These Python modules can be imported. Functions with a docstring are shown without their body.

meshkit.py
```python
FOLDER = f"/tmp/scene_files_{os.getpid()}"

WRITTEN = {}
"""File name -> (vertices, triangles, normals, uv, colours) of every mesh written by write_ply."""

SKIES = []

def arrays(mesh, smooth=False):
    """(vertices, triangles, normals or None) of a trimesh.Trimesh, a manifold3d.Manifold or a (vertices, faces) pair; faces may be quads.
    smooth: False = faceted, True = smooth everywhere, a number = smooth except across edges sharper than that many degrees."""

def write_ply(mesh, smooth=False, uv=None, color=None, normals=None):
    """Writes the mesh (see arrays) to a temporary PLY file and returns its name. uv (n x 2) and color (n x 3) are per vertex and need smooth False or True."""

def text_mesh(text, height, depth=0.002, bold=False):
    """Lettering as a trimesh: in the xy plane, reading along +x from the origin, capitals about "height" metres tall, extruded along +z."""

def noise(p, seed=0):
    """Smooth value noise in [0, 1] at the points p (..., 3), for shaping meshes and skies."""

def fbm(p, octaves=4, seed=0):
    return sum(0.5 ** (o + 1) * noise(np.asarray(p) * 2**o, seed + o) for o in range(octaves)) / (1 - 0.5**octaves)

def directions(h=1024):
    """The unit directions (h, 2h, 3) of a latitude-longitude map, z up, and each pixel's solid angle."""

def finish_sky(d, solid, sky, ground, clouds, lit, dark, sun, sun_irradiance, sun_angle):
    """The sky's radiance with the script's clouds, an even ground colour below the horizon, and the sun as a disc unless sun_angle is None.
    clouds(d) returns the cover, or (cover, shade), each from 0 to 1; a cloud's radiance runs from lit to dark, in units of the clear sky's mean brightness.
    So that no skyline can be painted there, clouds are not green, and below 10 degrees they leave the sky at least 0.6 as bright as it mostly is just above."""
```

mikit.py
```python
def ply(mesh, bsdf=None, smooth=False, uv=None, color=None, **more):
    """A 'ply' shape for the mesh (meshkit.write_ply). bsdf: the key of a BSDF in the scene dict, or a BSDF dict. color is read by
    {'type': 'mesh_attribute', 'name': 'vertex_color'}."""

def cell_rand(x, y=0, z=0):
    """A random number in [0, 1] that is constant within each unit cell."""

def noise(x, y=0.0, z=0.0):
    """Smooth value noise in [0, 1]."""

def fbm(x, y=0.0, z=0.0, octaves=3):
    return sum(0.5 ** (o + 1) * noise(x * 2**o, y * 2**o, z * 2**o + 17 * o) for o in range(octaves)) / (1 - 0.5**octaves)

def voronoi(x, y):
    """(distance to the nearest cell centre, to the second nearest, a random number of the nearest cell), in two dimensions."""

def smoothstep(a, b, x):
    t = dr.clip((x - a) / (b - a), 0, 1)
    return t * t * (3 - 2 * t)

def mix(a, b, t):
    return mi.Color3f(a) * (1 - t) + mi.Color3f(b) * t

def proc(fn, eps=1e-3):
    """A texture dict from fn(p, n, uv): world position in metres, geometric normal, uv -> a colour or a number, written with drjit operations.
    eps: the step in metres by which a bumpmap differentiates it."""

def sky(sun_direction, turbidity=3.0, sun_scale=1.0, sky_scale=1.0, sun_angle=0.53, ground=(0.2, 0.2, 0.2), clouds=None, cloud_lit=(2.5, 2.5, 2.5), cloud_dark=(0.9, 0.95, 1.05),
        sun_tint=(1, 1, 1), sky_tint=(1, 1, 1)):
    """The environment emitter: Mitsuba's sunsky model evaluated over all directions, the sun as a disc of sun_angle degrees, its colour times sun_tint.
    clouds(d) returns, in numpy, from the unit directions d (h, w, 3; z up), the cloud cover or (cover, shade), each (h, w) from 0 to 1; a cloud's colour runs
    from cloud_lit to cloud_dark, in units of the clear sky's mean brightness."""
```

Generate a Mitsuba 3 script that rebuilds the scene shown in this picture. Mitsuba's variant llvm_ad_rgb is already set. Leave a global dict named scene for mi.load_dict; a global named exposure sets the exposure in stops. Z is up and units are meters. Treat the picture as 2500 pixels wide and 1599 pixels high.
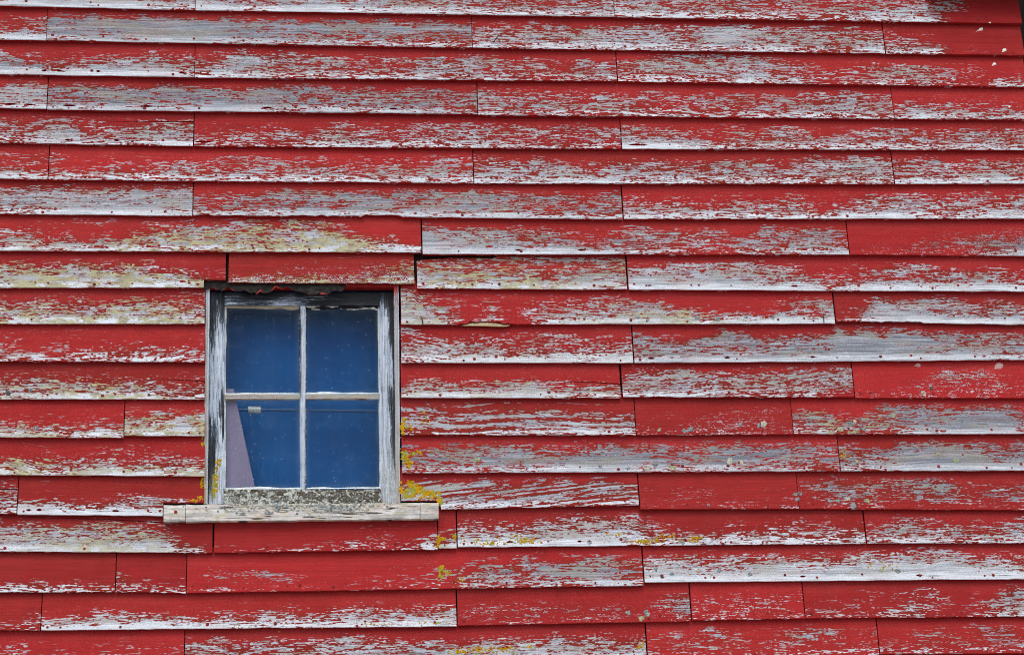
import math, random
import numpy as np
import trimesh
import drjit as dr
import mitsuba as mi
import mikit, meshkit
from mikit import proc, smoothstep, mix

T = mi.ScalarTransform4f
# ---------------------------------------------------------------- camera, light, exposure
ORIGIN, AHEAD, UP, FOV = [-0.9238, -8.6, 1.6], [0.10386, 0.9669, 0.23307], [-0.00147, -0.23419, 0.97219], 28.1462
exposure = 2.1
scene, labels = {}, {}
scene['camera'] = {'type': 'perspective', 'fov': FOV, 'fov_axis': 'x', 'near_clip': 0.1, 'far_clip': 400.0,
                   'to_world': T().look_at(origin=ORIGIN, target=[o + a for o, a in zip(ORIGIN, AHEAD)], up=UP)}
# soft light of an overcast day, the brightest part of the cloud high in front of the wall
scene['sky'] = mikit.sky((-0.15, -0.62, 0.77), turbidity=3, sun_scale=0.25, sun_angle=40, clouds=lambda d: 1.0,
                         cloud_lit=(2.4, 2.52, 2.74), sky_tint=(1.0, 1.0, 1.0), ground=(0.18, 0.17, 0.14))

# ---------------------------------------------------------------- measured boards (metres on the wall: x along it, z up)
# row, x0, x1, bottom edge, stretch that the wear strings cover, wear (bare wood, 0..9) in four bands from the top of the
# exposed face to its lower edge, whiteness of the bare wood, beige crust on it, other features
BOARDS = [
    (0, -3.7, -1.3832, [(-3.7, 5.113), (-2.2314, 5.113), (-1.3832, 5.1094)], -2.2314, -1.3832, '2222222222', '5555555555', '7788887766', '9999999876', '6', '0', {}),
    (0, -1.3805, 0.4959, [(-1.3805, 5.1089), (0.4959, 5.1108)], -1.3805, 0.4959, '1', '66666666666655444443', '88655677776555444555', '99879998889887777788', '6', '0', {}),
    (0, 0.4987, 2.402, [(0.4987, 5.1098), (2.3988, 5.1133), (2.402, 5.1133)], 0.4987, 2.3988, '11111111111111100000', '55545555544443466200', '566555544445578650000', '778777666555788950000', '7', '0', {}),
    (1, -3.7, -2.0283, [(-3.7, 4.9556), (-2.2259, 4.9556), (-2.0283, 4.9557)], -2.2259, -2.0283, '01', '34', '35', '89', '6', '0', {}),
    (1, -2.0257, -0.1534, [(-2.0257, 4.9553), (-0.1534, 4.9521)], -2.0257, -0.1534, '222222111221112222211', '888999999889999999999', '888899998777765555455', '888889998887777666666', '3', '0', {}),
    (1, -0.1507, 1.7423, [(-0.1507, 4.9516), (1.7423, 4.9561)], -0.1507, 1.7423, '0110111111112101111', '344555677657986666555', '455656777667987665566', '665776777766777755557', '7', '0', {}),
    (1, 1.7475, 2.402, [(1.7475, 4.9556), (2.3858, 4.957), (2.402, 4.957)], 1.7475, 2.3858, '0000000', '2310000', '3420000', '7771110', '7', '0', {}),
    (2, -3.7, -1.3827, [(-3.7, 4.7958), (-2.2204, 4.7958), (-1.3827, 4.7931)], -2.2204, -1.3827, '0100000000', '5233132443', '8455567766', '9899999997', '6', '0', {'slits': [[-2.0311, 0.0216], [-1.9661, 0.0216], [-1.7987, 0.018], [-1.435, 0.0252]]}),
    (2, -1.38, 0.4982, [(-1.38, 4.7927), (0.4982, 4.8027)], -1.38, 0.4982, '01123110000100000000', '4478666434456665452554', '56875554336655444554', '688755556577655544555', '6', '0', {}),
    (2, 0.5029, 2.402, [(0.5029, 4.8024), (2.3885, 4.8037), (2.402, 4.8037)], 0.5029, 2.3885, '01344433100000000000', '46888876521246542111', '55555676433355543212', '54566786543454543255', '7', '0', {}),
    (3, -3.7, -2.0171, [(-3.7, 4.6397), (-2.2149, 4.6397), (-2.0171, 4.6366)], -2.2149, -2.0171, '01', '77', '78', '88', '6', '0', {'slits': [[-2.1662, 0.054], [-2.0929, 0.0396]]}),
    (3, -2.0127, -0.1354, [(-2.0127, 4.6352), (-0.1354, 4.6384)], -2.0127, -0.1354, '111000000000000001112', '778888887788765566654', '766887678888566666556', '778988899987788788776', '3', '0', {'slits': [[-1.9177, 0.054], [-1.5867, 0.0468], [-1.0638, 0.0432], [-0.5089, 0.0324]]}),
    (3, -0.1309, 1.7631, [(-0.1309, 4.6348), (1.7631, 4.6402)], -0.1309, 1.7631, '111111001011000100100', '644342534334554445635', '755564554334555557855', '755564556554455565555', '6', '0', {}),
    (3, 1.7663, 2.402, [(1.7663, 4.6403), (2.3752, 4.645), (2.402, 4.645)], 1.7663, 2.3752, '0000000', '1122221', '4653333', '6776667', '6', '0', {}),
    (4, -3.7, -1.3838, [(-3.7, 4.4816), (-2.2094, 4.4816), (-1.3838, 4.4755)], -2.2094, -1.3838, '0100010000', '4345334556', '5578335577', '6788867788', '6', '0', {'slits': [[-1.9223, 0.0216], [-1.7122, 0.0216]], 'crack': [[-1.7767, 4.5864], [-1.5829, 4.5926], [-1.3845, 4.5942]]}),
    (4, -1.3793, 0.5055, [(-1.3793, 4.4754), (0.5055, 4.4842)], -1.3793, 0.5055, '010000010000000000100', '121221343334445444544', '324253754335565444344', '645545776666576544443', '7', '0', {'slits': [[-1.3382, 0.0648]]}),
    (4, 0.5101, 2.402, [(0.5101, 4.4839), (2.3629, 4.4992), (2.402, 4.4992)], 0.5101, 2.3629, '10000000000000000000', '44342235442456345554', '645423455445534545545', '99988556667687667776', '7', '0', {'slits': [[0.5771, 0.072], [0.6049, 0.0288]]}),
    (5, -3.7, -2.0024, [(-3.7, 4.3196), (-2.2038, 4.3196), (-2.0024, 4.3178)], -2.2038, -2.0024, '01', '34', '22', '77', '7', '0', {}),
    (5, -1.9981, -0.1596, [(-1.9981, 4.3175), (-0.1596, 4.3177)], -1.9981, -0.1596, '100000000010000000000', '411222234453432332434', '412344545654454455555', '767777777766776666677', '7', '0', {}),
    (5, -0.1551, 1.742, [(-0.1551, 4.3174), (1.742, 4.3307)], -0.1551, 1.742, '000000000000000000000', '345541344434653366776', '456665266655546455665', '877788977776656655565', '7', '0', {}),
    (5, 1.7471, 2.402, [(1.7471, 4.3307), (2.3496, 4.3399), (2.402, 4.3399)], 1.7471, 2.3496, '0000000', '5462454', '5554454', '7888788', '7', '0', {}),
    (6, -3.7, -1.3831, [(-3.7, 4.1616), (-2.1983, 4.1616), (-1.3831, 4.1594)], -2.1983, -1.3831, '1222122222', '6777788887', '7678888887', '7789999988', '6', '0', {}),
    (6, -1.3787, 0.4993, [(-1.3787, 4.1622), (0.4993, 4.1573)], -1.3787, 0.4993, '010111111111111000101', '344677787777887766356', '434566678757886443556', '778889978888888987777', '4', '0', {'chips': [[-1.3677, -1.294, 0.0072], [-1.2236, -1.1531, 0.0036], [-0.9764, -0.8523, 0.0045], [-0.8523, -0.7989, 0.009], [-0.7989, -0.6564, 0.0054], [-0.6564, -0.4686, 0.0126]]}),
    (6, 0.5058, 2.402, [(0.5058, 4.1592), (2.3356, 4.1732), (2.402, 4.1732)], 0.5058, 2.3356, '00000000000000001111', '331222322312455433445', '554544555413566655567', '888788778889998756888', '7', '0', {}),
    (7, -3.7, -0.3932, [(-3.7, 3.999), (-2.1927, 3.999), (-0.3932, 4.0001)], -2.1927, -0.3932, '011233122223436410000', '322111133566667631001', '453334578876677997400', '898898877778877998776', '7', '122113689998789996200', {}),
    (7, -0.387, 1.5135, [(-0.387, 3.9927), (1.5135, 4.0004)], -0.387, 1.5135, '000000000000000000000', '688876622356544165563', '987775443554443555553', '999999999865432456789', '5', '0', {'slits': [[0.032, 0.0252], [0.3128, 0.0324]]}),
    (7, 1.5186, 2.402, [(1.5186, 4.0005), (2.3209, 3.999), (2.402, 3.999)], 1.5186, 2.3209, '000000000', '001011222', '111243568', '122232479', '3', '0', {'fine': 1}),
    (8, -3.7, -1.2376, [(-3.7, 3.8355), (-2.187, 3.8355), (-1.2376, 3.8389)], -2.187, -1.2376, '00000000000', '45433452111', '89988997521', '89998899886', '8', '78757887763', {'notch': [-1.3291, -1.2349, 3.8737]}),
    (8, -1.2243, -0.4252, [(-1.2243, 3.8621), (-0.4252, 3.8596)], -1.2243, -0.4252, '211111111', '111211234', '111222456', '466766778', '7', '666666677', {'fine': 1, 'dark': 0.7}),
    (8, -0.4121, 0.5078, [(-0.4121, 3.8384), (0.5078, 3.8368)], -0.4121, 0.5078, '3455577766', '5544332345', '8877766888', '8889998987', '6', '6665543223', {'top': [[-0.411, 3.9674], [-0.3805, 3.9749], [-0.2458, 3.9849], [-0.0839, 3.982], [-0.0567, 3.9915], [0.0246, 3.9901], [0.5175, 3.9983]], 'dark': 0.5}),
    (8, 0.5159, 2.402, [(0.5159, 3.8364), (2.3071, 3.8339), (2.402, 3.8339)], 0.5159, 2.3071, '0000022000000000000', '4666666431145455542', '9988887543245465654', '9999999998799999998', '7', '0', {'slits': [[0.5983, 0.018], [0.6074, 0.018], [1.2592, 0.0288]]}),
    (9, -3.7, -1.3246, [(-3.7, 3.6782), (-2.1815, 3.6782), (-1.3246, 3.6782)], -2.1815, -1.3246, '0111000022', '4444335543', '7666777765', '7899999988', '8', '5544667776', {}),
    (9, -0.4831, 1.4308, [(-0.4831, 3.6776), (1.4308, 3.6852)], -0.4831, 1.4308, '431111111111110000001', '853140234556411112457', '886141444568743222437', '998241389999999999999', '7', '333211122223344210000', {'chips': [[-0.2378, -0.2058, 0.0054], [-0.2058, -0.0381, 0.0162], [-0.0381, -0.0023, 0.0072]], 'splinter': [-0.2254, -0.0113]}),
    (9, 1.4381, 2.402, [(1.4381, 3.6927), (2.2942, 3.681), (2.402, 3.681)], 1.4381, 2.2942, '000111000', '018886453', '238886564', '149999998', '6', '0', {'chips': [[1.4356, 1.6397, 0.0054], [1.6397, 1.8353, 0.009]]}),
    (10, -3.7, -1.3226, [(-3.7, 3.5157), (-2.1758, 3.5157), (-1.3226, 3.5118)], -2.1758, -1.3226, '0111110111', '2211111112', '4222344334', '6644678655', '8', '0', {'slope': 0.03, 'wavy': 1}),
    (10, -0.4848, 0.5228, [(-0.4848, 3.5083), (0.5228, 3.508)], -0.4848, 0.5228, '41111111111', '43333444323', '56665343457', '88899999899', '8', '1', {'slope': 0.02, 'wavy': 0.6}),
    (10, 0.5291, 2.402, [(0.5291, 3.5076), (2.2808, 3.5213), (2.402, 3.5213)], 0.5291, 2.2808, '2000310001333211101', '8546874578999987667', '6667777888999878777', '8999999999999999988', '4', '0', {'slits': [[0.6036, 0.0288], [0.9391, 0.0252], [1.3231, 0.0216]]}),
    (11, -3.7, -1.3207, [(-3.7, 3.3529), (-2.1702, 3.3529), (-1.3207, 3.351)], -2.1702, -1.3207, '0011000000', '2332222222', '6765555434', '8889999877', '8', '3334545333', {'crack': [[-1.5016, 3.4409], [-1.4069, 3.4372], [-1.3207, 3.43]], 'wavy': 0.4}),
    (11, -0.4864, 0.4632, [(-0.4864, 3.3558), (0.4632, 3.3517)], -0.4864, 0.4632, '01110110000', '11111111111', '56666654444', '99999998777', '7', '2', {'crack': [[0.1354, 3.4299], [0.3321, 3.426], [0.4682, 3.4149]]}),
    (11, 0.4732, 1.4968, [(0.4732, 3.3568), (1.4968, 3.3528)], 0.4732, 1.4968, '1222111211122', '477765466777', '6756655555566', '878865556631', '6', '0', {'wavy': 1.2}),
    (11, 1.5016, 2.402, [(1.5016, 3.3509), (2.2662, 3.3474), (2.402, 3.3474)], 1.5016, 2.2662, '000001000', '111145421', '111222332', '222322322', '6', '0', {'fine': 1}),
    (12, -3.7, -1.6562, [(-3.7, 3.1906), (-2.1645, 3.1906), (-1.6562, 3.187)], -2.1645, -1.6562, '111111', '112111', '332333', '998788', '8', '334334', {'wavy': 0.5}),
    (12, -1.6521, -1.3187, [(-1.6521, 3.1949), (-1.3187, 3.1923)], -1.6521, -1.3187, '0001', '2223', '7788', '8898', '8', '5678', {}),
    (12, -0.488, 0.5217, [(-0.488, 3.1942), (0.5217, 3.1886)], -0.488, 0.5217, '33222222111', '56565664443', '66655555666', '75546667766', '6', '0', {'wavy': 0.5, 'stripe': 1}),
    (12, 0.5262, 1.2147, [(0.5262, 3.1884), (1.2147, 3.1892)], 0.5262, 1.2147, '00000000', '11112221', '11122321', '22233222', '6', '0', {'fine': 1}),
    (12, 1.2178, 2.402, [(1.2178, 3.1892), (2.2529, 3.1885), (2.402, 3.1885)], 1.2178, 2.2529, '000001111110', '242168778884', '665657879998', '676546989997', '3', '025530000000', {}),
    (13, -3.7, -1.3167, [(-3.7, 3.0327), (-2.159, 3.0327), (-1.3167, 3.0212)], -2.159, -1.3167, '0100011010', '1121132211', '5654534455', '9988999889', '8', '4555334444', {'wavy': 0.8}),
    (13, -0.4862, 1.4125, [(-0.4862, 3.0304), (1.4125, 3.0271)], -0.4862, 1.4125, '111111111111111111111', '455666544766556678644', '677788889998778988654', '656767889998778766455', '3', '0', {}),
    (13, 1.4174, 2.402, [(1.4174, 3.0273), (2.2391, 3.0242), (2.402, 3.0242)], 1.4174, 2.2391, '000000001', '435888746', '658999978', '875999999', '3', '0', {}),
    (14, -3.7, -2.0863, [(-3.7, 2.8692), (-2.1533, 2.8692), (-2.0863, 2.8685)], -2.1533, -2.0863, '2', '4', '6', '7', '8', '0', {'crack': [[-2.2248, 2.972], [-2.1583, 2.975], [-2.0915, 2.9762]]}),
    (14, -2.0821, -1.318, [(-2.0821, 2.865), (-1.318, 2.8528)], -2.0821, -1.318, '0110000110', '0110011001', '1233235422', '9999999999', '9', '0', {'notch': [-1.487, -1.3158, 2.9113], 'slits': [[-2.0367, 0.018], [-1.9949, 0.0216], [-1.6817, 0.0288]]}),
    (14, -0.4914, 0.5245, [(-0.4914, 2.8713), (0.5245, 2.8852)], -0.4914, 0.5245, '221111000000', '776677767765', '887666666666', '887766666558', '6', '0', {'notch': [-0.494, -0.3238, 2.9126], 'slope': 0.1, 'stripe': 1.3}),
    (14, 0.5301, 1.2217, [(0.5301, 2.8673), (1.2217, 2.8638)], 0.5301, 1.2217, '00000000', '11111111', '12221111', '21122223', '6', '0', {'fine': 1}),
    (14, 1.2248, 2.402, [(1.2248, 2.8638), (2.2245, 2.8508), (2.402, 2.8508)], 1.2248, 2.2245, '000000000000', '246545873234', '135533654354', '113321222122', '4', '0', {}),
    (15, -3.7, -1.2811, [(-3.7, 2.7134), (-2.1479, 2.7134), (-1.2811, 2.6988)], -2.1479, -1.2811, '2211221100', '45566555300', '88888888610', '89999999960', '7', '2223333221', {'crack': [[-2.0375, 2.8574], [-1.7359, 2.8481], [-1.4913, 2.8306]]}),
    (15, -1.2731, -0.3403, [(-1.2731, 2.6987), (-0.3403, 2.7032)], -1.2731, -0.3403, '00000000000', '00000001100', '00000012113', '22223233246', '8', '0', {}),
    (15, -0.3359, -0.2602, [(-0.3359, 2.7066), (-0.2602, 2.7076)], -0.3359, -0.2602, '0', '1', '4', '9', '5', '3', {}),
    (15, -0.2544, 1.5067, [(-0.2544, 2.7127), (1.5067, 2.7115)], -0.2544, 1.5067, '00000110000000000000', '32323676521112133211', '64567777643343343444', '99999999878888888688', '9', '0', {'slits': [[-0.0333, 0.0324], [0.2639, 0.018]]}),
    (15, 1.5135, 2.402, [(1.5135, 2.712), (2.2124, 2.7066), (2.402, 2.7066)], 1.5135, 2.2124, '00000000', '12532235', '35655467', '77886788', '7', '0', {}),
    (16, -3.7, -1.6775, [(-3.7, 2.5458), (-2.1421, 2.5458), (-1.6775, 2.5402)], -2.1421, -1.6775, '000000', '000000', '001111', '555444', '8', '0', {}),
    (16, -1.6733, -1.3881, [(-1.6733, 2.54), (-1.3881, 2.5332)], -1.6733, -1.3881, '0000', '0000', '5211', '4434', '8', '0', {}),
    (16, -1.3839, 0.5309, [(-1.3839, 2.5335), (0.5309, 2.5424)], -1.3839, 0.5309, '00000000000000000000000', '1111110001112334666653', '1233321111224665788884', '2331211122224555666773', '4', '0', {}),
    (16, 0.5376, 2.402, [(0.5376, 2.5552), (2.1993, 2.5508), (2.402, 2.5508)], 0.5376, 2.1993, '0011100011111211000', '4455554445677666544', '8988888888999999887', '9999999999999999999', '9', '0', {'slits': [[0.6137, 0.0144], [1.2223, 0.0216], [1.7346, 0.0252]]}),
    (17, -3.7, -1.9751, [(-3.7, 2.3909), (-2.1367, 2.3909), (-1.9751, 2.3886)], -2.1367, -1.9751, '00', '01', '13', '33', '8', '0', {}),
    (17, -1.971, -0.266, [(-1.971, 2.3886), (-0.266, 2.3822)], -1.971, -0.266, '00000000000000000000', '01111001111211222222', '23345322334544556666', '99999999988888888998', '9', '0', {}),
    (17, -0.26, 0.7287, [(-0.26, 2.3846), (0.7287, 2.3893)], -0.26, 0.7287, '00000000000', '01111100035', '13333333147', '11222221124', '5', '0', {'fine': 0.7}),
    (17, 0.735, 1.22, [(0.735, 2.3935), (1.22, 2.3949)], 0.735, 1.22, '000000', '222322', '233332', '333332', '7', '0', {'fine': 0.5}),
    (17, 1.2249, 2.402, [(1.2249, 2.3957), (2.1859, 2.3907), (2.402, 2.3907)], 1.2249, 2.1859, '00000000000', '11222340136', '22222331256', '33334532367', '6', '0', {}),
    (18, -3.7, -1.392, [(-3.7, 2.2361), (-2.1313, 2.2361), (-1.392, 2.2261)], -2.1313, -1.392, '000000000', '231112121', '332223323', '555555555', '7', '0', {}),
    (18, -1.3879, 0.5327, [(-1.3879, 2.2261), (0.5327, 2.2249)], -1.3879, 0.5327, '0000000000000000000000', '4544435654332334454434', '6666666677788888887668', '7777777777777777777777', '8', '0', {}),
    (18, 0.5394, 1.5347, [(0.5394, 2.2402), (1.5347, 2.2337)], 0.5394, 1.5347, '00000000000', '23242145524', '23333233222', '33333333333', '6', '0', {}),
    (18, 1.5399, 2.402, [(1.5399, 2.2388), (2.1728, 2.2345), (2.402, 2.2345)], 1.5399, 2.1728, '00000000', '11331452', '22433344', '33333333', '5', '0', {}),
]

WIN = {
    'casing': [[[-1.3215, 3.8485], [-1.3058, 3.8485], [-1.3205, 2.909], [-1.3047, 2.9089]]],
    'casing2': [[[-0.5122, 3.8625], [-0.4917, 3.8625], [-0.5116, 2.9082], [-0.4946, 2.9081]]],
    'header': [[[-1.3315, 3.8708], [-0.4906, 3.8741], [-1.3312, 3.8471], [-0.4909, 3.8502]]],
    'stileL': [[[-1.3053, 3.8352], [-1.2427, 3.8354], [-1.3016, 2.9108], [-1.2379, 2.9138]]],
    'stileR': [[[-0.5763, 3.8377], [-0.5049, 3.8379], [-0.5748, 2.9088], [-0.5016, 2.9083]]],
    'railT': [[[-1.2427, 3.8354], [-0.5763, 3.8377], [-1.2421, 3.776], [-0.5768, 3.7778]]],
    'railB': [[[-1.2386, 2.9767], [-0.5743, 2.9721], [-1.2379, 2.9069], [-0.5748, 2.9053]]],
    'munV': [[[-0.9209, 3.7771], [-0.8935, 3.7772], [-0.9133, 2.9746], [-0.8951, 2.9745]]],
    'munH': [[[-1.2393, 3.3875], [-0.5744, 3.3843], [-1.2408, 3.3678], [-0.5746, 3.3645]]],
    'sillL': [[[-1.4823, 2.8968], [-1.3937, 2.8962], [-1.4811, 2.8282], [-1.3927, 2.8292]]],
    'sill': [[[-1.391, 2.8979], [-0.4144, 2.8983], [-1.39, 2.8274], [-0.4153, 2.8305]]],
    'sillR': [[[-0.412, 2.8991], [-0.3348, 2.8994], [-0.4128, 2.8305], [-0.3358, 2.8298]]],
    'sheet': [[[-1.4446, 4.0157], [-0.3399, 4.0212], [-1.426, 2.7639], [-0.3571, 2.7536]]],
    'plank': [[[-1.2546, 3.4174], [-1.2014, 3.4174], [-1.2498, 2.9455], [-1.0981, 2.9444]]],
    'pipe': [[[-1.2206, 3.3359], [-0.5148, 3.3267]], [[-1.14, 3.3339], [-1.0856, 3.3332]]],
}

LICHENS = [
    ('dense yellow lichen patch on the board end beside the lower right corner of the window', 'yellow lichen', 'b', [(-0.4716, 2.9466, 0.0144, 0.0252, 30), (-0.4279, 2.9638, 0.0288, 0.0216, 70), (-0.3846, 2.9407, 0.0324, 0.018, 60), (-0.4538, 2.9816, 0.0144, 0.018, 25), (-0.4543, 2.9324, 0.0288, 0.0072, 25), (-0.3292, 2.9122, 0.009, 0.0252, 24), (-0.3496, 2.9439, 0.0252, 0.0144, 16), (-0.4904, 2.973, 0.0054, 0.0252, 14)], 1.0),
    ('narrow yellow lichen patch along the right edge of the window level with the lower panes', 'yellow lichen', 'b', [(-0.4826, 3.2243, 0.009, 0.0288, 40), (-0.477, 3.2563, 0.0072, 0.0144, 12), (-0.4511, 3.2206, 0.0252, 0.0144, 8), (-0.3892, 3.256, 0.072, 0.0252, 8)], 1.0),
    ('yellow lichen patch at the left end of the grey board just above the lower right window corner', 'yellow lichen', 'b', [(-0.4734, 3.0999, 0.0144, 0.0288, 44), (-0.4563, 3.0698, 0.009, 0.018, 18), (-0.4174, 3.1103, 0.0396, 0.0252, 14), (-0.3209, 3.1169, 0.036, 0.0252, 8)], 1.0),
    ('yellow lichen strip growing down the left window stile', 'yellow lichen', 0.035, [(-1.2716, 3.0189, 0.0108, 0.054, 44), (-1.2796, 2.9665, 0.0072, 0.0252, 20), (-1.262, 3.089, 0.009, 0.0216, 14)], 0.9),
    ('thin line of yellow lichen along the joint left of the window', 'yellow lichen', -0.012, [(-1.328, 3.1689, 0.0036, 0.108, 34), (-1.3291, 2.9854, 0.0054, 0.054, 30), (-1.3187, 2.968, 0.0072, 0.036, 12)], 0.8),
    ('small yellow lichen tuft above the left end of the window sill', 'yellow lichen', 'b', [(-1.3527, 2.9198, 0.0252, 0.0054, 22), (-1.3358, 2.9318, 0.009, 0.009, 10)], 0.8),
    ('yellow lichen crust along the bottom edge of the board right of the sill', 'yellow lichen', 'b', [(-0.1178, 2.7285, 0.0396, 0.009, 34), (0.031, 2.7375, 0.0468, 0.0126, 54), (-0.0213, 2.7485, 0.072, 0.0144, 16), (-0.1962, 2.7327, 0.036, 0.0144, 12)], 0.8),
    ('yellow lichen crust at mid board farther right of the window sill', 'yellow lichen', 'b', [(0.5505, 2.7291, 0.0504, 0.0108, 50), (0.631, 2.7459, 0.054, 0.0144, 22), (0.7552, 2.7377, 0.0288, 0.0144, 34), (0.4189, 2.762, 0.036, 0.0144, 8)], 0.75),
    ('yellow lichen tuft on the long board two rows below the sill', 'yellow lichen', 'b', [(-0.323, 2.6264, 0.0126, 0.0144, 22), (-0.3024, 2.6089, 0.0144, 0.009, 14), (-0.3287, 2.592, 0.0108, 0.0144, 10), (-0.2425, 2.5703, 0.0216, 0.0072, 6)], 1.0),
    ('yellow lichen speckling along the bottom edge of the photo below the window', 'yellow lichen', 'b', [(-0.256, 2.2795, 0.0468, 0.0108, 34), (-0.1528, 2.2814, 0.054, 0.0144, 40), (-0.0492, 2.285, 0.0468, 0.0144, 26), (0.0374, 2.2922, 0.036, 0.0108, 14), (0.5074, 2.2939, 0.018, 0.0252, 14)], 0.8),
    ('yellow lichen specks on the short patch board right of the sill', 'yellow lichen', 'b', [(-0.3386, 2.741, 0.009, 0.018, 18), (-0.3177, 2.7478, 0.0144, 0.0072, 10), (-0.2654, 2.7578, 0.0072, 0.0108, 10), (-0.3441, 2.7185, 0.0072, 0.0108, 8)], 0.9),
    ('yellow specks along the bottom of the white edged board at lower left', 'yellow lichen', 'b', [(-0.5802, 2.3963, 0.09, 0.0054, 22), (-0.3573, 2.3967, 0.081, 0.0054, 26), (-1.0393, 2.3924, 0.36, 0.0144, 10)], 0.6),
    ('yellow lichen specks on the white board at lower right', 'yellow lichen', 'b', [(1.6106, 2.6109, 0.054, 0.0252, 16), (1.5205, 2.6171, 0.018, 0.0144, 8), (0.8025, 2.602, 0.216, 0.0252, 14)], 0.7),
    ('yellow lichen specks at a joint of the bluish grey board at right', 'yellow lichen', 'b', [(1.4422, 3.1008, 0.018, 0.018, 14)], 0.8),
]

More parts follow.
